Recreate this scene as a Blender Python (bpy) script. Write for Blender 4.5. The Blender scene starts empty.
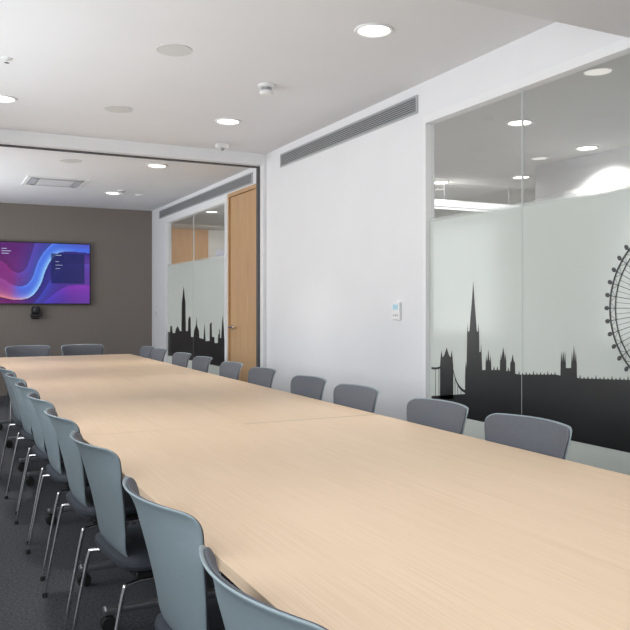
import bpy, bmesh, math, random
from mathutils import Vector, Matrix
random.seed(4)
S = bpy.context.scene
COL = S.collection
PI = math.pi
# ------------------------------------------------------------------ camera
F = 770.0; TH = math.radians(26.4); CZ = 1.26; HV = 306.0
cs, sn = math.cos(TH), math.sin(TH)
cam = bpy.data.cameras.new('camera'); camo = bpy.data.objects.new('camera', cam); COL.objects.link(camo)
camo.location = (0, 0, CZ); camo.rotation_euler = (PI/2, 0, -TH)
cam.sensor_width = 36; cam.lens = F/630*36; cam.shift_y = -(315-HV)/630; cam.clip_start = .02
S.camera = camo
S.view_settings.view_transform = 'Standard'

XW = 2.79; XL = -.35; YF = 10.83; ZC = 2.68; ZC2 = 2.61; YP = 6.75; ZH = 2.575
def at_wall(u, v, X=XW):
    a = math.atan((u-315)/F) + TH
    Y = X/math.tan(a); D = X*sn + Y*cs
    return Y, CZ-(v-HV)*D/F

# ------------------------------------------------------------------ materials
def newmat(name):
    m = bpy.data.materials.new(name); m.use_nodes = True
    nt = m.node_tree; nt.nodes.clear()
    out = nt.nodes.new('ShaderNodeOutputMaterial')
    return m, nt, out
def mat(name, col, rough=.5, metal=0, var=.04, scale=30, bump=0, spec=.5, stretch=(1,1,1), emit=0, coat=0):
    m, nt, out = newmat(name)
    p = nt.nodes.new('ShaderNodeBsdfPrincipled'); nt.links.new(p.outputs[0], out.inputs[0])
    tc = nt.nodes.new('ShaderNodeTexCoord'); mp = nt.nodes.new('ShaderNodeMapping'); mp.inputs['Scale'].default_value = stretch
    n = nt.nodes.new('ShaderNodeTexNoise'); n.inputs['Scale'].default_value = scale; n.inputs['Detail'].default_value = 4
    nt.links.new(tc.outputs['Object'], mp.inputs[0]); nt.links.new(mp.outputs[0], n.inputs['Vector'])
    r = nt.nodes.new('ShaderNodeValToRGB')
    r.color_ramp.elements[0].position = .3; r.color_ramp.elements[1].position = .7
    r.color_ramp.elements[0].color = tuple(c*(1-var) for c in col)+(1,)
    r.color_ramp.elements[1].color = tuple(min(1, c*(1+var)) for c in col)+(1,)
    nt.links.new(n.outputs['Fac'], r.inputs[0]); nt.links.new(r.outputs[0], p.inputs['Base Color'])
    p.inputs['Roughness'].default_value = rough; p.inputs['Metallic'].default_value = metal
    p.inputs['Specular IOR Level'].default_value = spec
    if coat: p.inputs['Coat Weight'].default_value = coat
    if bump:
        b = nt.nodes.new('ShaderNodeBump'); b.inputs['Strength'].default_value = bump; b.inputs['Distance'].default_value = .002
        nt.links.new(n.outputs['Fac'], b.inputs['Height']); nt.links.new(b.outputs[0], p.inputs['Normal'])
    if emit:
        nt.links.new(r.outputs[0], p.inputs['Emission Color']); p.inputs['Emission Strength'].default_value = emit
    return m
def wood(name, dark, light, axis=1, scale=1.0, rough=.35, fw=110, bw=9):
    m, nt, out = newmat(name)
    p = nt.nodes.new('ShaderNodeBsdfPrincipled'); nt.links.new(p.outputs[0], out.inputs[0])
    tc = nt.nodes.new('ShaderNodeTexCoord'); oi = nt.nodes.new('ShaderNodeObjectInfo')
    add = nt.nodes.new('ShaderNodeVectorMath'); add.operation = 'ADD'
    mul = nt.nodes.new('ShaderNodeMath'); mul.operation = 'MULTIPLY'; mul.inputs[1].default_value = 17
    nt.links.new(oi.outputs['Random'], mul.inputs[0])
    nt.links.new(tc.outputs['Object'], add.inputs[0]); nt.links.new(mul.outputs[0], add.inputs[1])
    def layer(st, det):
        mp = nt.nodes.new('ShaderNodeMapping'); mp.inputs['Scale'].default_value = st
        n = nt.nodes.new('ShaderNodeTexNoise'); n.inputs['Scale'].default_value = scale; n.inputs['Detail'].default_value = det
        n.inputs['Distortion'].default_value = .3
        nt.links.new(add.outputs[0], mp.inputs[0]); nt.links.new(mp.outputs[0], n.inputs['Vector'])
        return n
    big = [bw]*3; big[axis] = .5
    fine = [fw]*3; fine[axis] = 2.6
    a = layer(big, 3); b = layer(fine, 4)
    mx = nt.nodes.new('ShaderNodeMath'); mx.operation = 'MULTIPLY_ADD'; mx.inputs[1].default_value = .76
    nt.links.new(b.outputs['Fac'], mx.inputs[0])
    h = nt.nodes.new('ShaderNodeMath'); h.operation = 'MULTIPLY'; h.inputs[1].default_value = .24
    nt.links.new(a.outputs['Fac'], h.inputs[0]); nt.links.new(h.outputs[0], mx.inputs[2])
    r = nt.nodes.new('ShaderNodeValToRGB')
    r.color_ramp.elements[0].position = .36; r.color_ramp.elements[1].position = .62
    r.color_ramp.elements[0].color = dark+(1,); r.color_ramp.elements[1].color = light+(1,)
    nt.links.new(mx.outputs[0], r.inputs[0])
    mc = nt.nodes.new('ShaderNodeMix'); mc.data_type = 'RGBA'; mc.blend_type = 'MULTIPLY'; mc.inputs[0].default_value = 1
    nt.links.new(r.outputs[0], mc.inputs[6]); nt.links.new(oi.outputs['Color'], mc.inputs[7])
    nt.links.new(mc.outputs[2], p.inputs['Base Color'])
    p.inputs['Roughness'].default_value = rough; p.inputs['Specular IOR Level'].default_value = .35
    return m
def emission(name, col, s):
    m, nt, out = newmat(name)
    e = nt.nodes.new('ShaderNodeEmission'); e.inputs[0].default_value = col+(1,); e.inputs[1].default_value = s
    nt.links.new(e.outputs[0], out.inputs[0]); return m
def screen_mat():
    m, nt, out = newmat('screen_picture')
    a = nt.nodes.new('ShaderNodeAttribute'); a.attribute_name = 'picture'
    e = nt.nodes.new('ShaderNodeEmission'); nt.links.new(a.outputs['Color'], e.inputs[0])
    g = nt.nodes.new('ShaderNodeBsdfGlossy'); g.inputs['Roughness'].default_value = .15
    g.inputs[0].default_value = (.03, .03, .03, 1)
    ad = nt.nodes.new('ShaderNodeAddShader'); nt.links.new(e.outputs[0], ad.inputs[0]); nt.links.new(g.outputs[0], ad.inputs[1])
    nt.links.new(ad.outputs[0], out.inputs[0]); return m
def glass_mat():
    m, nt, out = newmat('clear_glass')
    t = nt.nodes.new('ShaderNodeBsdfTransparent'); t.inputs[0].default_value = (.93, .95, .94, 1)
    g = nt.nodes.new('ShaderNodeBsdfGlossy'); g.inputs['Roughness'].default_value = .0
    lw = nt.nodes.new('ShaderNodeLayerWeight'); lw.inputs[0].default_value = .5
    pw = nt.nodes.new('ShaderNodeMath'); pw.operation = 'POWER'; pw.inputs[1].default_value = 5
    ma = nt.nodes.new('ShaderNodeMath'); ma.operation = 'MULTIPLY_ADD'; ma.inputs[1].default_value = .9; ma.inputs[2].default_value = .10
    nt.links.new(lw.outputs['Facing'], pw.inputs[0]); nt.links.new(pw.outputs[0], ma.inputs[0])
    mx = nt.nodes.new('ShaderNodeMixShader')
    nt.links.new(ma.outputs[0], mx.inputs[0]); nt.links.new(t.outputs[0], mx.inputs[1]); nt.links.new(g.outputs[0], mx.inputs[2])
    nt.links.new(mx.outputs[0], out.inputs[0]); return m
def frost_mat():
    m, nt, out = newmat('frosted_film')
    tc = nt.nodes.new('ShaderNodeTexCoord'); n = nt.nodes.new('ShaderNodeTexNoise'); n.inputs['Scale'].default_value = 1.3
    nt.links.new(tc.outputs['Object'], n.inputs['Vector'])
    r = nt.nodes.new('ShaderNodeValToRGB')
    r.color_ramp.elements[0].color = (.61, .655, .63, 1); r.color_ramp.elements[1].color = (.67, .71, .685, 1)
    nt.links.new(n.outputs['Fac'], r.inputs[0])
    d = nt.nodes.new('ShaderNodeBsdfDiffuse'); t = nt.nodes.new('ShaderNodeBsdfTranslucent')
    nt.links.new(r.outputs[0], d.inputs[0]); nt.links.new(r.outputs[0], t.inputs[0])
    m1 = nt.nodes.new('ShaderNodeMixShader'); m1.inputs[0].default_value = .4
    nt.links.new(d.outputs[0], m1.inputs[1]); nt.links.new(t.outputs[0], m1.inputs[2])
    g = nt.nodes.new('ShaderNodeBsdfGlossy'); g.inputs['Roughness'].default_value = .12
    m2 = nt.nodes.new('ShaderNodeMixShader'); m2.inputs[0].default_value = .05
    nt.links.new(m1.outputs[0], m2.inputs[1]); nt.links.new(g.outputs[0], m2.inputs[2])
    sx = nt.nodes.new('ShaderNodeSeparateXYZ'); nt.links.new(tc.outputs['Object'], sx.inputs[0])
    mr = nt.nodes.new('ShaderNodeMapRange'); mr.inputs[1].default_value = 1.785; mr.inputs[2].default_value = 1.82
    nt.links.new(sx.outputs['Z'], mr.inputs[0])
    tr = nt.nodes.new('ShaderNodeBsdfTransparent')
    m3 = nt.nodes.new('ShaderNodeMixShader'); nt.links.new(mr.outputs[0], m3.inputs[0])
    nt.links.new(m2.outputs[0], m3.inputs[1]); nt.links.new(tr.outputs[0], m3.inputs[2])
    nt.links.new(m3.outputs[0], out.inputs[0]); return m
def ribbed_mat():
    m, nt, out = newmat('fine_ribbed_taupe_panel')
    p = nt.nodes.new('ShaderNodeBsdfPrincipled'); nt.links.new(p.outputs[0], out.inputs[0])
    tc = nt.nodes.new('ShaderNodeTexCoord'); w = nt.nodes.new('ShaderNodeTexWave'); w.bands_direction = 'X'
    w.inputs['Scale'].default_value = 7.0; w.inputs['Distortion'].default_value = .1
    nt.links.new(tc.outputs['Object'], w.inputs['Vector'])
    r = nt.nodes.new('ShaderNodeValToRGB')
    r.color_ramp.elements[0].color = (.211, .182, .163, 1); r.color_ramp.elements[1].color = (.217, .188, .168, 1)
    nt.links.new(w.outputs['Fac'], r.inputs[0]); nt.links.new(r.outputs[0], p.inputs['Base Color'])
    p.inputs['Roughness'].default_value = .75
    return m

M = dict(
    wall=mat('white_paint', (.82, .822, .845), .7, var=.01, scale=3, spec=.2),
    ceil=mat('ceiling_paint', (.80, .80, .82), .8, var=.01, scale=2, spec=.2),
    soffit=mat('soffit_paint', (.74, .74, .76), .8, var=.01, scale=2, spec=.2),
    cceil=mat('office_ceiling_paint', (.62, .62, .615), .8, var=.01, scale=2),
    white=mat('white_plastic', (.82, .82, .82), .4, var=.01),
    trim=mat('white_trim', (.84, .845, .86), .4, var=.01),
    floor=mat('dark_carpet', (.070, .072, .081), .95, var=.42, scale=85, bump=.5, spec=.1),
    cfloor=mat('pale_corridor_floor', (.48, .48, .48), .5, var=.06, scale=20),
    grey=mat('office_grey', (.58, .57, .55), .7, var=.03, scale=2),
    taupe=ribbed_mat(),
    oak=wood('light_oak_top', (.585, .437, .305), (.652, .503, .366), 1, rough=.45, fw=270, bw=6),
    band=wood('oak_edge_band', (.46, .345, .24), (.51, .39, .28), 0, fw=200, bw=6),
    door=wood('oak_door', (.48, .295, .15), (.61, .395, .22), 2, rough=.4),
    panel=wood('oak_wall_panel', (.44, .26, .14), (.56, .35, .20), 2, rough=.5),
    chrome=mat('chrome', (.85, .86, .88), .12, 1, var=.02),
    steel=mat('grey_steel', (.42, .43, .45), .35, .9, var=.03),
    black=mat('black_plastic', (.015, .015, .017), .4, var=.1),
    rubber=mat('black_rubber', (.02, .02, .02), .7, var=.1),
    shell=mat('blue_grey_plastic', (.23, .287, .315), .36, var=.03, scale=120, bump=.05),
    fabric=mat('charcoal_fabric', (.112, .119, .137), .8, var=.14, scale=300, bump=.25, spec=.2),
    seatf=mat('dark_seat_fabric', (.05, .056, .068), .85, var=.2, scale=300, bump=.25, spec=.2),
    dark=mat('dark_metal', (.10, .10, .105), .5, .3, var=.05),
    void=mat('dark_void', (.05, .05, .052), .8, var=.05),
    vent=mat('vent_grey', (.48, .49, .51), .5, var=.02),
    louv=mat('louvre_grey', (.50, .505, .52), .5, var=.02),
    blade=mat('grille_blade_grey', (.35, .36, .375), .5, var=.02),
    disc=mat('speaker_grille', (.66, .655, .65), .6, var=.06, scale=400),
    print=mat('black_print', (.014, .014, .015), .35, var=.05),
    eye=mat('dark_grey_print', (.035, .037, .04), .4, var=.05),
    seal=mat('pale_joint', (.62, .65, .64), .3, var=.02),
    glass=glass_mat(), frost=frost_mat(), pic=screen_mat(),
    lamp=emission('lamp_glow', (1, .965, .90), 6),
    strip=emission('strip_glow', (1, 1, 1), 1.4),
    lcd=mat('lcd_grey_blue', (.22, .40, .48), .2, var=.05, emit=.2),
)
# ------------------------------------------------------------------ mesh helpers
def add_box(bm, x0, x1, y0, y1, z0, z1, bev=0, seg=2):
    vs = [bm.verts.new((x, y, z)) for x in (x0, x1) for y in (y0, y1) for z in (z0, z1)]
    fs = []
    for q in ((0,1,3,2),(4,6,7,5),(0,4,5,1),(2,3,7,6),(0,2,6,4),(1,5,7,3)):
        fs.append(bm.faces.new([vs[i] for i in q]))
    if bev:
        es = list({e for f in fs for e in f.edges})
        bmesh.ops.bevel(bm, geom=es, offset=bev, segments=seg, affect='EDGES', profile=.5)
def add_tube(bm, pts, r, n=10, smooth_steps=0):
    pts = [Vector(p) for p in pts]
    if smooth_steps:
        P = [pts[0]]+pts+[pts[-1]]; q = []
        for i in range(1, len(P)-2):
            for k in range(smooth_steps):
                t = k/smooth_steps; a, b, c, d = P[i-1], P[i], P[i+1], P[i+2]
                q.append(.5*((2*b)+(c-a)*t+(2*a-5*b+4*c-d)*t*t+(3*b-a-3*c+d)*t**3))
        q.append(pts[-1]); pts = q
    rings = []
    up = Vector((0, 0, 1)); prev = None
    for i, p in enumerate(pts):
        d = (pts[min(i+1, len(pts)-1)]-pts[max(i-1, 0)]).normalized()
        ref = prev if prev is not None else (Vector((1, 0, 0)) if abs(d.z) > .8 else up)
        a = (ref-d*ref.dot(d)).normalized(); prev = a; b = d.cross(a)
        rings.append([bm.verts.new(p+a*r*math.cos(2*PI*k/n)+b*r*math.sin(2*PI*k/n)) for k in range(n)])
    for A, B in zip(rings, rings[1:]):
        for k in range(n): bm.faces.new((A[k], A[(k+1) % n], B[(k+1) % n], B[k]))
    bm.faces.new(rings[0][::-1]); bm.faces.new(rings[-1])
def add_lathe(bm, prof, n=32, M4=None):
    rings = []
    for r, z in prof:
        if r < 1e-6: rings.append([bm.verts.new((0, 0, z))])
        else: rings.append([bm.verts.new((r*math.cos(2*PI*k/n), r*math.sin(2*PI*k/n), z)) for k in range(n)])
    for A, B in zip(rings, rings[1:]):
        for k in range(n):
            a = [A[k % len(A)], A[(k+1) % len(A)], B[(k+1) % len(B)], B[k % len(B)]]
            u = []
            for v in a:
                if v not in u: u.append(v)
            if len(u) > 2: bm.faces.new(u)
    if M4 is not None: bmesh.ops.transform(bm, matrix=M4, verts=[v for R in rings for v in R])
def add_poly(bm, pts):
    f = bm.faces.new([bm.verts.new(p) for p in pts]); f.normal_update()
    if len(pts) > 4: bmesh.ops.triangulate(bm, faces=[f], ngon_method='EAR_CLIP')
def obj(name, bm, m, parent=None, smooth=False, loc=(0,0,0)):
    bmesh.ops.recalc_face_normals(bm, faces=bm.faces[:])
    me = bpy.data.meshes.new(name); bm.to_mesh(me); bm.free(); me.materials.append(m)
    if smooth:
        for p in me.polygons: p.use_smooth = True
        me.set_sharp_from_angle(angle=math.radians(40))
    o = bpy.data.objects.new(name, me); COL.objects.link(o); o.location = loc
    if parent: o.parent = parent
    return o
def NB(): return bmesh.new()
def tag(o, label, cat, group=None):
    o['label'] = label; o['category'] = cat
    if group: o['group'] = group
    return o
def thing(name, label, cat, loc=(0,0,0), rotz=0, group=None):
    o = bpy.data.objects.new(name, None); COL.objects.link(o); o.empty_display_size = .1
    o.location = loc; o.rotation_euler = (0, 0, rotz)
    return tag(o, label, cat, group)
def struct(name, bm, m, parent=None, smooth=False):
    o = obj(name, bm, m, parent, smooth)
    if not parent: o['kind'] = 'structure'
    return o
def dup(root, loc, rotz, label):
    r = root.copy(); COL.objects.link(r); r.location = loc; r.rotation_euler = (0, 0, rotz); r['label'] = label
    for ch in list(root.children):
        c = ch.copy(); COL.objects.link(c); c.parent = r
        for g in list(ch.children):
            d = g.copy(); COL.objects.link(d); d.parent = c
    return r

# ------------------------------------------------------------------ room shell
WT = .075
bm = NB(); add_box(bm, XL-.2, XW+WT, -1.4, YF+.2, -.1, 0); struct('floor', bm, M['floor'])
bm = NB(); add_box(bm, XL-.2, XW+WT, -1.4, YP-.1, ZC, ZC+.15); struct('ceiling_main', bm, M['ceil'])
bm = NB(); add_box(bm, XL-.2, XW+WT, YP+.1, YF+.2, ZC2, ZC2+.2); struct('ceiling_far', bm, M['ceil'])
bm = NB(); add_box(bm, XL, XW, -1.2, 2.46, 2.46, ZC); struct('ceiling_bulkhead', bm, M['soffit'])
bm = NB(); add_box(bm, XL-.2, XW+WT, YF, YF+.15, 0, ZC2); struct('wall_far', bm, M['taupe'])
bm = NB(); add_box(bm, XL-.2, XW+WT, -1.35, -1.2, 0, ZC); struct('wall_back', bm, M['wall'])
G1a, G1b, G1t = .75, 4.06, 2.46
G2a, G2b, G2t = 7.73, 10.09, 2.41
DA, DB, DT = 6.87, 7.68, 2.44
bm = NB()
add_box(bm, XW, XW+WT, -1.2, G1a, 0, ZC)
add_box(bm, XW, XW+WT, G1a, G1b, G1t, ZC)
add_box(bm, XW, XW+WT, G1b, DA, 0, ZC)
add_box(bm, XW, XW+WT, DA, DB, DT, ZC)
add_box(bm, XW, XW+WT, DB, G2a, 0, ZC)
add_box(bm, XW, XW+WT, G2a, G2b, G2t, ZC)
add_box(bm, XW, XW+WT, G2b, YF, 0, ZC)
struct('wall_right', bm, M['wall'])
wins = [(-.6, 2.2), (2.9, 5.7), (7.2, 10.0)]
bm = NB(); ys = -1.2
for a, b in wins:
    add_box(bm, XL-.2, XL, ys, a, 0, ZC); add_box(bm, XL-.2, XL, a, b, 0, .85); add_box(bm, XL-.2, XL, a, b, 2.4, ZC); ys = b
add_box(bm, XL-.2, XL, ys, YF, 0, ZC)
struct('wall_left', bm, M['wall'])
for i, (a, b) in enumerate(wins):
    bm = NB()
    for y in (a, (a+b)/2-.025, b-.05): add_box(bm, XL-.14, XL-.08, y, y+.05, .85, 2.4)
    for z in (.85, 2.35): add_box(bm, XL-.139, XL-.081, a, b, z, z+.05)
    w = struct('window_%d' % (i+3), bm, M['trim'])
    bm = NB(); add_poly(bm, [(XL-.11, a+.02, .87), (XL-.11, b-.02, .87), (XL-.11, b-.02, 2.38), (XL-.11, a+.02, 2.38)])
    obj('window_pane', bm, M['glass'], w)
for n, (a, b) in enumerate(((G1b, 6.6), (G2b, YF))):
    bm = NB(); add_box(bm, XW-.015, XW, a+.01, b-.02, 0, .09); struct('baseboard_right' if n == 0 else 'baseboard_far_right', bm, M['trim'])
bm = NB(); add_box(bm, XL, XW-.02, YF-.015, YF, 0, .09); struct('baseboard_far', bm, M['dark'])
bm = NB(); add_box(bm, XL, XW, YP-.1, YP+.1, ZH, ZC+.0005); add_box(bm, XL, XW, YP-.1, YP+.1, ZC, ZC+.15); struct('trim_1', bm, M['trim'])
bm = NB(); add_box(bm, XL, XW, YP-.015, YP+.03, ZH-.011, ZH); struct('trim_2', bm, M['dark'])
bm = NB(); add_box(bm, XW-.028, XW, YP-.10, YP-.02, 0, ZH); struct('trim_3', bm, M['trim'])
bm = NB(); add_box(bm, XW-.046, XW, YP-.02, YP+.03, 0, ZH-.011); struct('trim_4', bm, M['dark'])

def glazing(name, a, b, top, seams, filmtop, filmbot):
    bm = NB(); e = .002; x0, x1, j, hd = XW-.012, XW+.05, .030, .050
    add_box(bm, x0, x1, a, b, top-hd, top-e)
    add_box(bm, x0, x1, a, b, 0.001, .06)
    add_box(bm, x0, x1, a+e, a+j, .06, top-hd)
    add_box(bm, x0, x1, b-j, b-e, .06, top-hd)
    w = struct(name, bm, M['trim'])
    cuts = [a+j]+seams+[b-j]
    for y0, y1 in zip(cuts, cuts[1:]):
        bm = NB(); add_poly(bm, [(XW+.026, y0+.001, .06), (XW+.026, y1-.001, .06), (XW+.026, y1-.001, top-hd), (XW+.026, y0+.001, top-hd)]); g = obj('glass_pane', bm, M['glass'], w)
        bm = NB(); add_poly(bm, [(XW+.018, y0+.001, filmbot), (XW+.018, y1-.001, filmbot), (XW+.018, y1-.001, filmtop), (XW+.018, y0+.001, filmtop)])
        f = obj('frosted_film', bm, M['frost'], g); f['label'] = 'pale grey-green frosted film band'
    for y in seams:
        bm = NB(); add_box(bm, XW+.0162, XW+.030, y-.0012, y+.0012, .06, top-hd); obj('glass_joint', bm, M['seal'], w)
    return w
SX = XW+.0165
def P(u, v): y, z = at_wall(u, v, SX); return (SX, y, z)
w1 = glazing('window_1', G1a, G1b, G1t, [2.05, 3.18], 1.825, .30)
w2 = glazing('window_2', G2a, G2b, G2t, [8.95], 1.825, .30)
BZ = .60
def down(u): y, z = at_wall(u, 300, SX); return (SX, y, BZ)
bm = NB()
def pinn(u, base, h, wd=1.2): return [(u-wd, base), (u-wd*.5, base-h*.55), (u, base-h), (u+wd*.5, base-h*.55), (u+wd, base)]
sky = [(465,378),(465.3,368),(465.9,361),(466.5,368),(466.8,352),(467.1,333),(467.6,323),(468.1,332),(469.4,331),(470.4,318),(472.1,298),(473.2,281),(474.3,298),(475.8,318),(476.8,331),(478,332),(478.5,323),(479.1,333),(479.4,352),(480.6,352),(481.1,344),(481.6,352),(482.2,370)]
sky += [(485.4,370),(485.6,362)]+pinn(486.3, 362, 7, .6)+[(487,360)]+pinn(488.3, 360, 11, .9)+[(489.6,360)]+pinn(490.4, 362, 7, .6)+[(491.1,362),(491.4,370)]+pinn(494, 370, 4, .8)+pinn(497.4, 370, 4, .8)+[(499.8,370),(500,360)]+pinn(501, 360, 7, .6)+[(501.7,357),(503.2,347),(504.7,357)]+pinn(505.4, 360, 7, .6)+[(506.2,360),(506.4,371)]+pinn(508.3, 371, 4, .8)+[(510,371),(510.2,363),(511.4,361),(512.6,354),(513.8,361),(515,363),(515.2,373.5)]
u = 519; k = 0
while u < 557: sky += pinn(u, 374.5, (4, 2, 3, 2)[k % 4], .7); u += 3.6; k += 1
sky += [(560.4,375.5),(560.6,362)]+pinn(561.4, 362, 11, .7)+[(562.2,361),(563.2,351),(564.2,361)]+pinn(565, 362, 11, .7)+[(565.8,362),(566,368),(571,368),(571.2,362)]+pinn(572, 362, 11, .7)+[(572.8,360),(573.9,345),(575,360)]+pinn(575.8, 362, 11, .7)+[(576.7,362),(577,377.5)]
u = 580; k = 0
while u < 700: sky += pinn(u, 378.5+(u-582)*.03, (4, 1.8, 3, 1.8)[k % 4], .8); u += 4.0; k += 1
pts = [P(*q) for q in sky]
uend = sky[-1][0]
add_poly(bm, [down(uend), down(465)]+pts)
add_poly(bm, [down(431.5), P(431.5, 396), P(465, 394), down(465)])
add_poly(bm, [P(440,399), P(440,366), P(440.5,358), P(441.5,350), P(442.6,357.5), P(444.2,355), P(446.6,347.5), P(449,355), P(450.6,357.5), P(451.7,350), P(452.7,358), P(453.2,366), P(453.2,399)])
def chain(pa, pb, pc, n=14, w=3.0):
    for k in range(n):
        def q(t): return tuple((1-t)**2*a+2*t*(1-t)*b+t*t*c for a, b, c in zip(pa, pb, pc))
        a, b = q(k/n), q((k+1)/n)
        add_poly(bm, [P(a[0], a[1]), P(b[0], b[1]), P(b[0], b[1]+w), P(a[0], a[1]+w)])
        if k % 3 == 2: add_poly(bm, [P(a[0]-.25, a[1]+w), P(a[0]+.25, a[1]+w), P(a[0]+.25, 398), P(a[0]-.25, 398)])
chain((452, 361), (455, 386), (465, 390)); chain((441, 366), (437, 368), (431.5, 367), 8, 2.2)
y7 = at_wall(uend, 380, SX)[0]
add_poly(bm, [(SX, G1a+.05, BZ), (SX, y7, BZ), (SX, y7, .90), (SX, 1.75, .92), (SX, 1.72, 1.45), (SX, 1.69, 1.62), (SX, 1.66, 1.45), (SX, 1.63, .92), (SX, G1a+.05, .90)])
sp = obj('skyline_print', bm, M['print'], w1); sp['label'] = 'black city skyline silhouette with pointed church spire'
bm = NB(); wc = Vector((SX-.0005, 2.215, 1.25)); WR = .37
def ring(r0, r1, n=96):
    A = [bm.verts.new(wc+Vector((0, r0*math.cos(2*PI*k/n), r0*math.sin(2*PI*k/n)))) for k in range(n)]
    B = [bm.verts.new(wc+Vector((0, r1*math.cos(2*PI*k/n), r1*math.sin(2*PI*k/n)))) for k in range(n)]
    for k in range(n): bm.faces.new((A[k], A[(k+1) % n], B[(k+1) % n], B[k]))
ring(WR-.006, WR+.004); ring(WR-.036, WR-.029); ring(.02, .0001)
NS = 40
for k in range(NS):
    a = 2*PI*k/NS; d = Vector((0, math.cos(a), math.sin(a))); t = Vector((0, -d.z, d.y))
    for aa, wd in ((a, .0014), (a+PI/NS, .0010)):
        dd = Vector((0, math.cos(aa), math.sin(aa))); tt = Vector((0, -dd.z, dd.y))
        vs = [wc-tt*wd, wc+dd*(WR-.03)-tt*wd, wc+dd*(WR-.03)+tt*wd, wc+tt*wd]; bm.faces.new([bm.verts.new(v) for v in vs])
    vs = [wc+d*(WR-.032)-t*.0018, wc+d*WR-t*.0018, wc+d*WR+t*.0018, wc+d*(WR-.032)+t*.0018]; bm.faces.new([bm.verts.new(v) for v in vs])
    c = wc+d*(WR+.018)
    bm.faces.new([bm.verts.new(c+d*.0145*math.cos(2*PI*j/12)+t*.0105*math.sin(2*PI*j/12)) for j in range(12)])
    for sg in (-1, 1):
        d2 = Vector((0, math.cos(a+sg*PI/NS), math.sin(a+sg*PI/NS))); t2 = Vector((0, -d2.z, d2.y))
        vs = [wc+d*(WR-.032)-t*.0013, wc+d2*WR-t2*.0013, wc+d2*WR+t2*.0013, wc+d*(WR-.032)+t*.0013]; bm.faces.new([bm.verts.new(v) for v in vs])
for s in (-1, 1):
    a = wc+Vector((0, .006*s, 0)); b = Vector((wc.x, wc.y+.17*s, .9)); o2 = Vector((0, .008, 0))
    bm.faces.new([bm.verts.new(v) for v in (a-o2, a+o2, b+o2, b-o2)])
o = obj('wheel_print', bm, M['eye'], w1); o['label'] = 'dark observation wheel printed on frosted film'
bm = NB()
far = [(168,332),(170,332),(170.4,326),(172,326),(172.6,333),(175,333),(175.8,329),(177.6,326),(179.2,329),(179.8,331),(181.4,331),(181.7,302),(182.4,298),(183.6,286),(184.8,298),(185.5,302),(185.8,331),(188,331),(188.2,319),(190,316),(190.6,319),(190.9,337),(193.6,337),(194.1,331),(196,325),(196.5,317),(197,325),(198.9,331),(199.3,338),(203.6,339),(204,333),(204.6,323),(205.2,333),(205.6,341),(209.6,341),(209.8,324),(211.6,322),(211.9,337),(214.2,337),(214.6,343),(217.8,343),(218.2,334),(219,334),(219.2,329),(219.8,329),(220,338),(221.2,338),(221.7,328),(222.7,315),(223.7,328),(224.2,340),(227.4,341)]
add_poly(bm, [down(227.4), down(168)]+[P(*q) for q in far])
o = obj('skyline_print', bm, M['print'], w2); o['label'] = 'black city skyline silhouette with clock tower'

# ---- door
bm = NB(); dx0, dx1 = XW-.008, XW+WT+.008
add_box(bm, dx0, dx1, DA+.001, DA+.035, .001, DT-.002); add_box(bm, dx0, dx1, DB-.035, DB-.001, .001, DT-.002); add_box(bm, dx0, dx1, DA+.035, DB-.035, DT-.04, DT-.002)
dr = struct('door_1', bm, M['door'])
bm = NB(); add_box(bm, XW+.012, XW+.056, DA+.038, DB-.038, .008, DT-.043, bev=.002); obj('door_leaf', bm, M['door'], dr)
bm = NB(); add_lathe(bm, [(0, 0), (.026, 0), (.026, .008), (.011, .010), (.010, .05), (0, .05)], 20, Matrix.Translation((XW+.012, DB-.11, 1.04)) @ Matrix.Rotation(-PI/2, 4, 'Y'))
add_tube(bm, [(XW-.036, DB-.11, 1.04), (XW-.036, DB-.24, 1.04)], .009)
h = obj('door_handle', bm, M['chrome'], dr, True); h['label'] = 'chrome lever handle'

# ------------------------------------------------------------------ corridor / open office behind the glass
CX1, CY0, CY1, CZC = 7.6, -.5, 13.2, 2.62
X0 = XW+WT
bm = NB(); add_box(bm, X0, CX1, CY0, CY1, -.1, 0); struct('floor_corridor', bm, M['cfloor'])
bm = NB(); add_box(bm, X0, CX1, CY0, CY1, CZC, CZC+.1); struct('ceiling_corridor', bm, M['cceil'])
bm = NB(); add_box(bm, CX1, CX1+.1, CY0, CY1, 0, CZC); struct('wall_corridor_back', bm, M['grey'])
bm = NB(); add_box(bm, X0, CX1, CY0-.1, CY0, 0, CZC); struct('wall_corridor_near', bm, M['wall'])
bm = NB(); add_box(bm, X0, 4.42, CY1, CY1+.1, 0, CZC); struct('wall_corridor_panelled', bm, M['panel'])
bm = NB(); add_box(bm, 4.42, CX1, CY1, CY1+.1, 0, CZC); struct('wall_corridor_far', bm, M['grey'])
bm = NB(); add_box(bm, 5.3, 5.6, 1.5, 5.81, 0, CZC); struct('wall_corridor_pier', bm, M['wall'])
bm = NB(); add_box(bm, 5.22, 5.3, 1.5, 5.35, 2.20, 2.32); struct('trim_5', bm, M['trim'])
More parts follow.
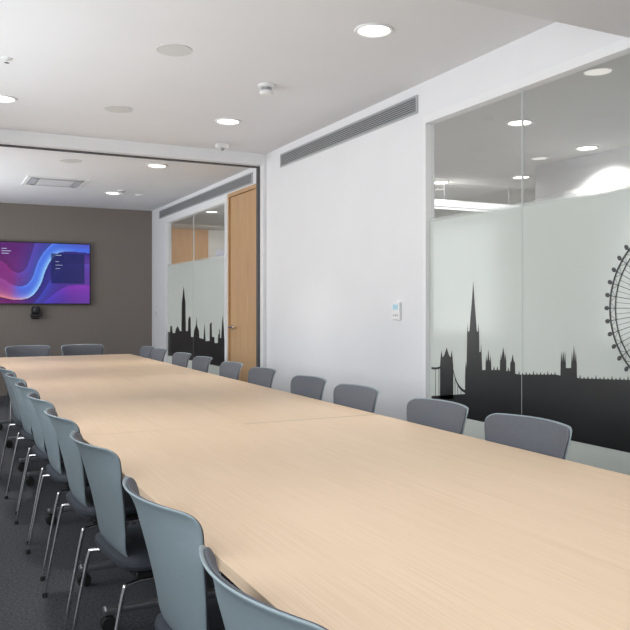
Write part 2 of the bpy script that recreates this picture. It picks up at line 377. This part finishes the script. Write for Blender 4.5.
# ------------------------------------------------------------------ lamps
def area(name, loc, rot, sx, sy, power, col=(1, 1, 1), shape='RECTANGLE', spread=None):
    l = bpy.data.lights.new(name, 'AREA'); l.shape = shape; l.size = sx; l.size_y = sy; l.energy = power; l.color = col
    if spread: l.spread = spread
    o = bpy.data.objects.new(name, l); COL.objects.link(o); o.location = loc; o.rotation_euler = rot
    return o
def make_downlight(R=.1):
    t = thing('ceiling_light', '', 'ceiling light')
    bm = NB(); add_lathe(bm, [(R*.80, -.004), (R*.86, -.010), (R*.97, -.010), (R, -.004), (R, .001), (R*.80, .001)], 36); obj('trim_ring', bm, M['white'], t, True)
    bm = NB(); add_lathe(bm, [(0, -.005), (R*.6, -.0048), (R*.80, -.003)], 36); obj('diffuser', bm, M['lamp'], t, True)
    return t
lights = [
 (2.03, 3.41, ZC, 'bright round downlight in the main ceiling nearest the skyline glazing', 'ceiling lights'),
 (2.03, 5.59, ZC, 'bright round downlight beside the ceiling grille, just before the folding partition track', 'ceiling lights'),
 (.42, 5.66, ZC, 'round downlight cut by the left edge of the photo', 'ceiling lights'),
 (1.93, 7.30, ZC2, 'small round downlight just past the partition track in the far ceiling', 'ceiling lights'),
 (1.93, 9.30, ZC2, 'small round downlight nearest the taupe screen wall', 'ceiling lights'),
 (3.89, 4.43, CZC, 'downlight of the corridor seen high through the near skyline glass', 'ceiling lights'),
 (5.03, 4.88, CZC, 'downlight behind the near glass in front of the white pier, farthest right', 'ceiling lights'),
 (5.0, 6.96, CZC, 'small downlight behind the near glass, close to its white left jamb', 'ceiling lights'),
 (5.55, 6.3, CZC, 'small downlight behind the near glass, just above the white strip light', 'ceiling lights'),
 (3.6, 10.6, CZC, 'downlight seen through the far glass in front of the oak panelling', 'ceiling lights'),
 (4.3, 11.4, CZC, 'second downlight seen through the far glass by the oak panelling', 'ceiling lights'),
]
SPR = math.radians(70)
DL = 3.2
d0 = make_downlight()
for i, (x, y, z, lab, g) in enumerate(lights):
    if i == 0: d0.location = (x, y, z); d0['label'] = lab; d0['group'] = g
    else: dup(d0, (x, y, z), 0, lab)
    area('lamp', (x, y, z-.014), (0, 0, 0), .15, .15, DL if i < 5 else 12, (1, .96, .91), 'DISK', SPR if i < 5 else 2.2)
for x, y in ((.42, 3.41), (.42, 7.33), (.42, 9.4)):
    z = ZC if y < YP else ZC2
    dup(d0, (x, y, z), 0, 'round downlight on the window side of the ceiling, outside the frame')
    area('lamp', (x, y, z-.014), (0, 0, 0), .15, .15, DL, (1, .96, .91), 'DISK', SPR)
for x, y in ((.9, .6), (1.9, .6), (.9, 1.8), (1.9, 1.8)):
    area('lamp', (x, y, 2.45), (0, 0, 0), .15, .15, 2.6, (1, .97, .94), 'DISK', 1.9)
for (a, b), e in zip(wins, (57, 55, 66)):
    area('window_daylight', (XL-.22, (a+b)/2, 1.63), (0, -PI/2-.22, 0), 1.45, b-a-.1, e, (.945, .97, 1.0))
area('office_fill', (5.9, 8.5, 2.55), (0, 0, 0), 3.0, 5.0, 72, (1, .98, .95))  # broad fill added to brighten the office, no fitting belongs to it
area('corridor_fill', (3.8, 2.6, 2.55), (0, 0, 0), 1.2, 4.0, 25, (1, .98, .95))  # added fill along the corridor, without a fixture of its own
area('panel_fill', (4.2, 12.4, 2.58), (.5, 0, 0), 2.4, .3, 16, (1, .96, .90))  # added wash to lift the dark oak panelling, not a real lamp
w = bpy.data.worlds.new('world'); S.world = w; w.use_nodes = True
bg = w.node_tree.nodes['Background']; skyt = w.node_tree.nodes.new('ShaderNodeTexSky'); skyt.sky_type = 'HOSEK_WILKIE'
w.node_tree.links.new(skyt.outputs[0], bg.inputs[0]); bg.inputs[1].default_value = .25
t = thing('strip_light', 'long white linear light hanging in the office behind the near glass', 'strip light', (5.4, 6.9, 2.36))
bm = NB(); add_box(bm, -.6, .7, -.06, .06, -.03, .05, bev=.005); obj('housing', bm, M['white'], t)
bm = NB(); add_box(bm, -.58, .68, -.0605, -.06, -.02, .04); add_box(bm, -.58, .68, -.05, .05, -.036, -.0305); obj('diffuser', bm, M['strip'], t)
for x in (-.4, .5):
    bm = NB(); add_tube(bm, [(x, 0, .05), (x, 0, .26)], .003, 6); obj('suspension_wire', bm, M['steel'], t)

# ------------------------------------------------------------------ ceiling fittings
def make_disc(R):
    t = thing('ceiling_speaker', '', 'ceiling speaker')
    bm = NB(); add_lathe(bm, [(R*.93, -.003), (R*.95, -.004), (R*.99, -.004), (R, -.002), (R, .001), (R*.93, .001)], 36); obj('rim', bm, M['disc'], t, True)
    bm = NB(); add_lathe(bm, [(0, -.0045), (R*.5, -.0042), (R*.93, -.003)], 36); obj('grille', bm, M['disc'], t, True)
    return t
sp0 = make_disc(.1)
for i, (x, y, z, lab) in enumerate(((1.2, 4.17, ZC, 'flat grey round ceiling speaker nearest the camera'), (1.2, 5.6, ZC, 'flat grey round ceiling speaker in front of the partition track'), (1.15, 7.42, ZC2, 'flat grey round ceiling speaker past the partition track near the air unit'))):
    if i == 0: sp0.location = (x, y, z); sp0['label'] = lab; sp0['group'] = 'round ceiling speakers'
    else: dup(sp0, (x, y, z), 0, lab)
def detector(loc, lab, s=1.0, name='smoke_detector'):
    t = thing(name, lab, 'smoke detector', loc)
    bm = NB(); add_lathe(bm, [(0, .001), (.055*s, .001), (.055*s, -.012*s), (.047*s, -.018*s), (0, -.018*s)], 28); obj('base', bm, M['white'], t, True)
    bm = NB(); add_lathe(bm, [(.034*s, -.018*s), (.034*s, -.040*s), (0, -.040*s)], 28); obj('sensor_slots', bm, M['steel'], t, True)
    bm = NB(); add_lathe(bm, [(0, -.040*s), (.043*s, -.040*s), (.046*s, -.052*s), (.038*s, -.064*s), (0, -.068*s)], 28); obj('cap', bm, M['white'], t, True)
    return t
detector((1.92, 4.57, ZC), 'white domed smoke detector on the ceiling between the two bright downlights', 1.0)
detector((1.97, 9.05, ZC2), 'small smoke detector below the farthest downlight of the far ceiling', .8)
t = thing('motion_sensor', 'small white sensor on the ceiling in front of the partition header', 'sensor', (2.27, 6.4, ZC))
bm = NB(); add_box(bm, -.055, .055, -.03, .03, -.04, .001, bev=.006); obj('body', bm, M['white'], t)
bm = NB(); add_lathe(bm, [(0, -.062), (.016, -.056), (.024, -.04), (0, -.04)], 20); obj('lens', bm, M['steel'], t, True)
t = thing('sprinkler', 'tiny sprinkler rose on the ceiling by the left edge', 'sprinkler', (.38, 4.74, ZC))
bm = NB(); add_lathe(bm, [(0, .001), (.032, .001), (.03, -.006), (0, -.007)], 24); obj('rose', bm, M['white'], t, True)
bm = NB(); add_lathe(bm, [(.006, -.007), (.006, -.022), (.014, -.023), (.014, -.026), (0, -.026)], 16); obj('nozzle', bm, M['chrome'], t, True)
t = thing('detector_plate', 'small white disc on the far ceiling beside the taupe wall', 'sensor', (2.26, 9.35, ZC2))
bm = NB(); add_lathe(bm, [(0, .001), (.06, .001), (.058, -.01), (0, -.012)], 24); obj('cover', bm, M['white'], t, True)
t = thing('air_conditioner', 'square grey air conditioning cassette in the far ceiling before the screen', 'air conditioner', (1.19, 8.75, ZC2))
bm = NB()
for a, b, c, d in ((-.31, .31, -.31, -.27), (-.31, .31, .27, .31), (-.31, -.27, -.27, .27), (.27, .31, -.27, .27)): add_box(bm, a, b, c, d, -.012, .001)
obj('frame', bm, M['white'], t)
for k in range(4):
    bm = NB(); add_box(bm, -.235, .235, -.262, -.19, -.014, -.010)
    v = obj('louvre', bm, M['louv'], t); v.rotation_euler = (0, 0, k*PI/2)
bm = NB(); add_box(bm, -.268, .268, -.268, .268, -.008, .001); obj('backing', bm, M['void'], t)
bm = NB()
for k in range(9): add_box(bm, -.18, .18, -.18+.042*k, -.15+.042*k, -.016, -.009)
obj('intake_grille', bm, M['white'], t)
def grille(y0, y1, z0, z1, lab):
    t = thing('wall_vent', lab, 'air vent', (XW, (y0+y1)/2, z0), 0, 'long wall grilles'); L = (y1-y0)/2; H = z1-z0
    bm = NB()
    add_box(bm, -.012, 0, -L, L, 0, .010); add_box(bm, -.012, 0, -L, L, H-.010, H)
    add_box(bm, -.012, 0, -L, -L+.012, .010, H-.010); add_box(bm, -.012, 0, L-.012, L, .010, H-.010)
    obj('frame', bm, M['vent'], t)
    bm = NB(); add_box(bm, -.002, -.0005, -L+.012, L-.012, .010, H-.010); obj('backing', bm, M['void'], t)
    bm = NB()
    n = 7
    for k in range(n):
        z = .010+(H-.020)*(k+.5)/n
        add_box(bm, -.0115, -.0065, -L+.012, L-.012, z-.0037, z+.0037)
    obj('blades', bm, M['blade'], t)
    return t
grille(4.13, 6.30, 2.497, 2.615, 'long grey linear air grille high on the white wall above the thermostat')
grille(6.98, 10.4, 2.452, 2.562, 'long grey linear air grille above the oak door and far glass')
# ------------------------------------------------------------------ wall controls
y, z = at_wall(398, 311)
t = thing('thermostat', 'white wall thermostat with small grey-blue display beside the skyline glass', 'thermostat', (XW, y, z))
bm = NB(); add_box(bm, -.02, 0, -.045, .045, -.06, .06, bev=.005); obj('body', bm, M['white'], t)
bm = NB(); add_box(bm, -.0215, -.019, -.032, .032, .008, .045); obj('display', bm, M['lcd'], t)
bm = NB()
for k in (-1, 0, 1): add_box(bm, -.022, -.019, k*.022-.007, k*.022+.007, -.035, -.022, bev=.001)
obj('buttons', bm, M['vent'], t)
y, z = at_wall(157, 313)
t = thing('light_switch', 'small white light switch on the wall end beyond the far glass', 'light switch', (XW, y, z))
bm = NB(); add_box(bm, -.01, 0, -.045, .045, -.045, .045, bev=.003); obj('plate', bm, M['white'], t)
bm = NB(); add_box(bm, -.015, -.009, -.014, .014, -.02, .02, bev=.002); obj('rocker', bm, M['vent'], t)

# ------------------------------------------------------------------ screen and camera on the far wall
TW, THt = 1.47, .825
t = thing('television', 'large wall screen showing a purple and blue swirl on the taupe wall', 'television', (1.19, YF-.072, 1.28))
bm = NB(); add_box(bm, -TW/2, TW/2, 0, .045, 0, THt, bev=.004); obj('bezel', bm, M['black'], t)
bm = NB(); add_box(bm, -.3, .3, .045, .0715, .25, .65); obj('wall_bracket', bm, M['dark'], t)
W2, z0, z1 = TW/2-.012, .014, THt-.012
# picture on the screen: ribbons in picture coordinates, x 0..1 left to right, y 0..1 bottom to top
def crv(pts, n=14):
    Pp = [pts[0]]+pts+[pts[-1]]; out = []
    for i in range(1, len(Pp)-2):
        for k in range(n):
            tt = k/n; a, b, c, d = Pp[i-1:i+3]
            out.append(tuple(.5*((2*b[j])+(c[j]-a[j])*tt+(2*a[j]-5*b[j]+4*c[j]-d[j])*tt*tt+(3*b[j]-a[j]-3*c[j]+d[j])*tt**3) for j in (0, 1)))
    return out+[pts[-1]]
AS = .75*TW/THt
def sd(curve, x, y):
    best = 9; sg = 1; tp = 0
    for i in range(len(curve)-1):
        ax, ay = curve[i]; bx, by = curve[i+1]; ax *= AS; bx *= AS
        dx, dy = bx-ax, by-ay; l2 = dx*dx+dy*dy+1e-9
        tt = max(0, min(1, ((x*AS-ax)*dx+(y-ay)*dy)/l2)); ex, ey = x*AS-ax-dx*tt, y-ay-dy*tt
        d = math.hypot(ex, ey)
        if d < best: best = d; sg = 1 if dx*(y-ay)-dy*(x*AS-ax) > 0 else -1; tp = (i+tt)/(len(curve)-1)
    return best*sg, tp
def sm(a, b, x): x = max(0, min(1, (x-a)/(b-a))); return x*x*(3-2*x)
def mixc(a, b, f): return tuple(p+(q-p)*f for p, q in zip(a, b))
C1 = crv([(-.5,.24),(-.05,.11),(.14,.06),(.30,.11),(.41,.30),(.48,.57),(.57,.78),(.70,.87),(1.05,.85)])
C2 = crv([(-.5,.66),(-.05,.42),(.10,.30),(.23,.29),(.32,.42),(.38,.66),(.46,.86),(.58,1.03)])
C4 = crv([(-.5,.86),(-.05,.70),(.08,.55),(.17,.50),(.25,.58),(.30,.76),(.36,1.03)])
C5 = crv([(.30,-.05),(.40,.10),(.50,.32),(.60,.55),(.75,.66),(1.05,.66)])
C3 = crv([(.40,-.05),(.52,.10),(.66,.24),(.80,.30),(1.05,.30)])
def pic(x, y):
    x = (x-.25)/.75
    c = mixc((.17,.020,.17), (.055,.020,.21), sm(.05,.45,x)); c = mixc(c, (.10,.035,.30), sm(.5,1,x))
    c = mixc(c, (.09,.010,.14), sm(.45,1,y)*sm(.5,.1,x))
    d, tp = sd(C4, x, y)
    if d < 0: c = mixc(c, mixc((.26,.03,.23), (.12,.07,.52), sm(.30,.62,tp)), .7*math.exp(d/.10))
    else: c = mixc(c, (.02,.006,.06), .45*math.exp(-d/.07))
    d, tp = sd(C2, x, y)
    if d < 0:
        e = math.exp(d/.12); col = mixc((.30,.06,.32), (.05,.16,.82), sm(.22,.40,tp)); c = mixc(c, col, .9*e)
        c = mixc(c, (.35,.42,.95), .5*math.exp(d/.02)*sm(.33,.5,tp))
    else: c = mixc(c, (.015,.008,.06), .6*math.exp(-d/.06)*sm(0,.25,x))
    d, tp = sd(C1, x, y)
    if d > 0:
        e = math.exp(-d/.14); col = mixc((.42,.10,.32), (.04,.20,.92), sm(.15,.30,tp)); hl = mixc((.80,.30,.26), (.42,.74,1.0), sm(.24,.42,tp)); hl = mixc((.06,.10,.6), hl, sm(.96,.72,tp)); c = mixc(c, col, .92*e); c = mixc(c, hl, .9*math.exp(-d/.035))
    else:
        col = mixc((.10,.008,.08), (.012,.012,.15), sm(.2,.45,tp)); c = mixc(c, col, .9*math.exp(d/.10))
    d, tp = sd(C5, x, y)
    if d < 0: c = mixc(c, mixc((.05,.08,.60), (.12,.08,.52), sm(.3,.8,tp)), .65*math.exp(d/.09))
    d, tp = sd(C3, x, y)
    if d < 0: c = mixc(c, mixc((.08,.05,.55), (.26,.03,.46), sm(.2,.8,tp)), .8*math.exp(d/.16))
    px = sm(.535,.54,x)*sm(.94,.935,x)*sm(.33,.34,y)*sm(.84,.83,y)
    c = mixc(c, (.008,.014,.10), .88*px)
    return c
bm = NB(); nx, ny = 190, 106
lay = bm.loops.layers.float_color.new('picture')
G = [[bm.verts.new((-W2+2*W2*i/nx, -.001, z0+(z1-z0)*j/ny)) for i in range(nx+1)] for j in range(ny+1)]
cc = {}
for j in range(ny+1):
    for i in range(nx+1): cc[G[j][i]] = pic(i/nx, j/ny)+(1,)
for j in range(ny):
    for i in range(nx):
        f = bm.faces.new((G[j][i], G[j][i+1], G[j+1][i+1], G[j+1][i]))
        for l in f.loops: l[lay] = cc[l.vert]
scr = obj('screen', bm, M['pic'], t)
def q(px, py): return (.735-(90-px)/79.0, (304-py)/75.5)
tm = emission('text_white', (.5, .54, .72), 1)
for px0, px1, py, hh in ((1, 6, 248.6, .6), (1, 10, 251.0, .6), (1, 8, 253.4, .6), (54, 60, 254, .5), (54, 57.5, 260.5, .4), (54, 61, 264, .4), (54, 58.5, 267.5, .4)):
    a = q(px0, py); b = q(px1, py+hh); bm = NB()
    add_poly(bm, [(a[0], -.0016, a[1]), (b[0], -.0016, a[1]), (b[0], -.0016, b[1]), (a[0], -.0016, b[1])]); obj('text_line', bm, tm, scr)
t = thing('conference_camera', 'small black video camera on a wall bracket under the screen', 'camera', (1.22, YF-.001, 1.115))
bm = NB(); add_box(bm, -.05, .05, -.012, 0, -.03, .11, bev=.003); add_box(bm, -.035, .035, -.12, -.010, -.01, .005, bev=.002); obj('bracket', bm, M['black'], t)
bm = NB(); add_box(bm, -.075, .075, -.13, -.03, .006, .035, bev=.006); obj('base', bm, M['black'], t)
bm = NB(); add_lathe(bm, [(0, -.055), (.04, -.05), (.055, -.03), (.058, .0), (.055, .03), (.04, .05), (0, .055)], 24, Matrix.Translation((0, -.08, .09))); obj('camera_head', bm, M['black'], t, True)
bm = NB(); add_lathe(bm, [(0, 0), (.028, 0), (.03, .015), (.02, .02), (0, .016)], 20, Matrix.Translation((0, -.13, .09)) @ Matrix.Rotation(PI/2, 4, 'X')); obj('lens', bm, M['black'], t, True)

# ------------------------------------------------------------------ tables
TZ = .72; TLX, TCX, TRX = .55, 1.27, 1.99; ML = 2.70; Y0 = .60
def make_table():
    t = thing('meeting_table', '', 'table', group='light oak tables')
    hw = (TCX-TLX)/2-.0003; hl = ML/2-.0006; eb = .012
    bm = NB(); add_box(bm, -hw, hw, -hl+eb, hl-eb, TZ-.026, TZ); obj('tabletop', bm, M['oak'], t)
    for s in (-1, 1):
        bm = NB(); y0, y1 = sorted((s*hl, s*(hl-eb))); add_box(bm, -hw, hw, y0, y1, TZ-.026, TZ); obj('edge_band', bm, M['band'], t)
    bm = NB(); add_box(bm, .035, .085, -1.08, 1.08, TZ-.075, TZ-.0262, bev=.004); obj('beam', bm, M['steel'], t)
    for yy in (-1.08, 0, 1.08):
        bm = NB(); add_tube(bm, [(.06, yy, .085), (.06, yy, TZ-.0265)], .024, 16); lg = obj('leg', bm, M['steel'], t, True)
        bm = NB(); add_box(bm, -.32, .32, yy-.022, yy+.022, .066, .094, bev=.008); obj('foot_bar', bm, M['steel'], lg)
        for x in (-.30, .30):
            bm = NB()
            for q2 in (-.013, .013): add_lathe(bm, [(0, -.008), (.026, -.008), (.03, -.004), (.03, .004), (.026, .008), (0, .008)], 20, Matrix.Translation((x, yy+q2, .0305)) @ Matrix.Rotation(PI/2, 4, 'X'))
            add_box(bm, x-.012, x+.012, yy-.0135, yy+.0135, .028, .068)
            obj('castor', bm, M['rubber'], lg)
    return t
tab0 = make_table(); first = True
ordn = ['nearest', 'middle', 'farthest']
tones = {(0, 0): 1.0, (0, 1): 1.0, (0, 2): 1.01, (1, 0): 1.0, (1, 1): .962, (1, 2): 1.0}
for row, (cx, rz, side) in enumerate((((TLX+TCX)/2, 0, 'left row beside the chair backs'), ((TCX+TRX)/2, PI, 'right row towards the skyline glass'))):
    for k in range(3):
        lab = 'light oak table, %s of the three in the %s' % (ordn[k], side)
        loc = (cx, Y0+ML*(k+.5), 0)
        if first: tb = tab0; tab0.location = loc; tab0.rotation_euler.z = rz; tab0['label'] = lab; first = False
        else: tb = dup(tab0, loc, rz, lab)
        for ch in tb.children:
            if ch.name.startswith('tabletop'): f = tones[(row, k)]; ch.color = (f, f, f, 1)
            if ch.name.startswith('edge_band'): f = 1.25 if row == 0 else .90; ch.color = (f, f, f, 1)

# ------------------------------------------------------------------ chairs
ZT = .826
def lerp(K, z):
    for (a, ya), (b, yb) in zip(K, K[1:]):
        if a <= z <= b:
            t = (z-a)/(b-a); return ya+(yb-ya)*t
    return K[0][1] if z < K[0][0] else K[-1][1]
def yprof(z): return lerp([(.40, -.05), (.415, -.105), (.44, -.140), (.48, -.162), (.54, -.178), (.62, -.196), (.70, -.217), (.75, -.233), (.79, -.251), (.81, -.263), (.83, -.281)], z)
def hwidth(z): return lerp([(.40, .140), (.46, .150), (.54, .170), (.64, .200), (.72, .222), (.78, .235), (.83, .240)], z)
def wrap(z): return .038+.022*max(0, min(1, (z-.72)/.1))
def back_surface(bm, zt, zb, inset, off, r, nx=20, nz=28, rb=0):
    rows = []
    for j in range(nz+1):
        f = j/nz; f = f*f*(3-2*f)*.6+f*.4
        z = zt-(zt-zb)*f
        hw = hwidth(z)-inset
        d = zt-z
        if d < r: hw = hw-r+math.sqrt(max(0, r*r-(r-d)**2))
        d = z-zb
        if rb and d < rb: hw = hw-rb+math.sqrt(max(0, rb*rb-(rb-d)**2))
        row = []
        for i in range(nx+1):
            s = -1+2*i/nx; x = hw*s
            zz = z-.004*(x/.23)**2*max(0, (z-.6)/.226)
            row.append(bm.verts.new((x, yprof(z)+off+wrap(z)*(x/.23)**2*min(1, max(0, (z-.40)/.14)), zz)))
        rows.append(row)
    for A, B in zip(rows, rows[1:]):
        for i in range(nx): bm.faces.new((A[i], B[i], B[i+1], A[i+1]))
def mods(o, th, lv, offset=0):
    m = o.modifiers.new('thickness', 'SOLIDIFY'); m.thickness = th; m.offset = offset
    m = o.modifiers.new('smooth', 'SUBSURF'); m.levels = lv; m.render_levels = lv
    for p in o.data.polygons: p.use_smooth = True
def make_chair():
    t = thing('meeting_chair', '', 'chair')
    bm = NB(); back_surface(bm, ZT, .402, 0, 0, .036); o = obj('back_shell', bm, M['shell'], t); mods(o, .006, 1); o['label'] = 'pale blue-grey moulded plastic back shell'
    bm = NB(); back_surface(bm, ZT-.004, .50, .006, .0072, .036, 18, 22, .04); o = obj('back_cushion', bm, M['fabric'], t); mods(o, .008, 1); o['label'] = 'charcoal fabric back cushion'
    bm = NB(); n = 40; rings = []
    for (sc, z) in ((.86, .422), (.97, .427), (1.0, .44), (.985, .453), (.92, .461), (.6, .464), (.25, .462)):
        R = []
        for k in range(n):
            a = 2*PI*k/n; c, s = math.cos(a), math.sin(a)
            x = .218*sc*math.copysign(abs(c)**.45, c); y = .178*sc*math.copysign(abs(s)**.45, s)
            R.append(bm.verts.new((x, y, z-(.02*((y-.15)/.05) if y > .15 else 0))))
        rings.append(R)
    for A, B in zip(rings, rings[1:]):
        for k in range(n): bm.faces.new((A[k], A[(k+1) % n], B[(k+1) % n], B[k]))
    bm.faces.new(rings[0][::-1]); bm.faces.new(rings[-1])
    obj('seat', bm, M['seatf'], t, True)
    bm = NB(); add_box(bm, -.185, .185, -.13, .16, .398, .421, bev=.008); obj('seat_pan', bm, M['black'], t)
    LR = .0070
    for s in (-1, 1):
        bm = NB(); add_tube(bm, [(s*.180, -.12, .391), (s*.203, -.165, .390), (s*.207, -.175, .375), (s*.210, -.195, .28), (s*.216, -.245, .012)], LR, 10, 5)
        lg = obj('leg', bm, M['chrome'], t, True)
        bm = NB(); add_lathe(bm, [(0, 0), (.011, 0), (.011, .014), (.0085, .020), (0, .020)], 14, Matrix.Translation((s*.216, -.245, 0))); obj('glide', bm, M['rubber'], lg, True)
        bm = NB(); add_tube(bm, [(s*.180, .09, .391), (s*.203, .135, .390), (s*.207, .145, .375), (s*.209, .156, .28), (s*.214, .185, .012)], LR, 10, 5)
        lg = obj('leg', bm, M['chrome'], t, True)
        bm = NB(); add_lathe(bm, [(0, 0), (.011, 0), (.011, .014), (.0085, .020), (0, .020)], 14, Matrix.Translation((s*.214, .185, 0))); obj('glide', bm, M['rubber'], lg, True)
        bm = NB(); add_tube(bm, [(s*.180, -.125, .391), (s*.180, .095, .391)], LR, 10); obj('side_rail', bm, M['chrome'], t, True)
    return t
ch0 = make_chair(); used = False
names = ['nearest the camera', 'second from the camera', 'third from the camera', 'fourth from the camera', 'fifth from the camera', 'sixth from the camera', 'seventh from the camera', 'eighth from the camera', 'ninth from the camera', 'farthest from the camera']
def place(x, y, rz, lab, g):
    global used
    if not used: c = ch0; c.location = (x, y, 0); c.rotation_euler = (0, 0, rz); c['label'] = lab; used = True
    else: c = dup(ch0, (x, y, 0), rz, lab)
    c['group'] = g
LY = [1.17, 1.81, 2.62, 3.30, 3.95, 4.55, 5.20, 5.84]
for i, y in enumerate(LY):
    nm = names[i] if i < 7 else 'farthest in view'
    place(.682 if i == 0 else .688, y, -PI/2+(.08 if i < 3 else .05)+random.uniform(-.012, .012), 'chair with pale blue-grey plastic back on the left of the table, '+nm, 'chairs along the left side of the table')
RY = [2.285, 2.88, 3.62, 4.21, 4.95, 5.57, 6.28, 6.87, 7.66, 8.16]
for i, y in enumerate(RY):
    place(1.838, y, PI/2+(0 if i == 9 else random.uniform(-.03, .03)), 'grey cushioned chair tucked under the table on the glass wall side, '+names[i], 'chairs along the glass wall side of the table')
for x, lab in ((.935, 'grey chair at the far table end, below the middle of the screen'), (1.516, 'grey chair at the far table end, nearer the far glass')):
    place(x, 8.75, PI, lab, 'chairs at the far end of the table')
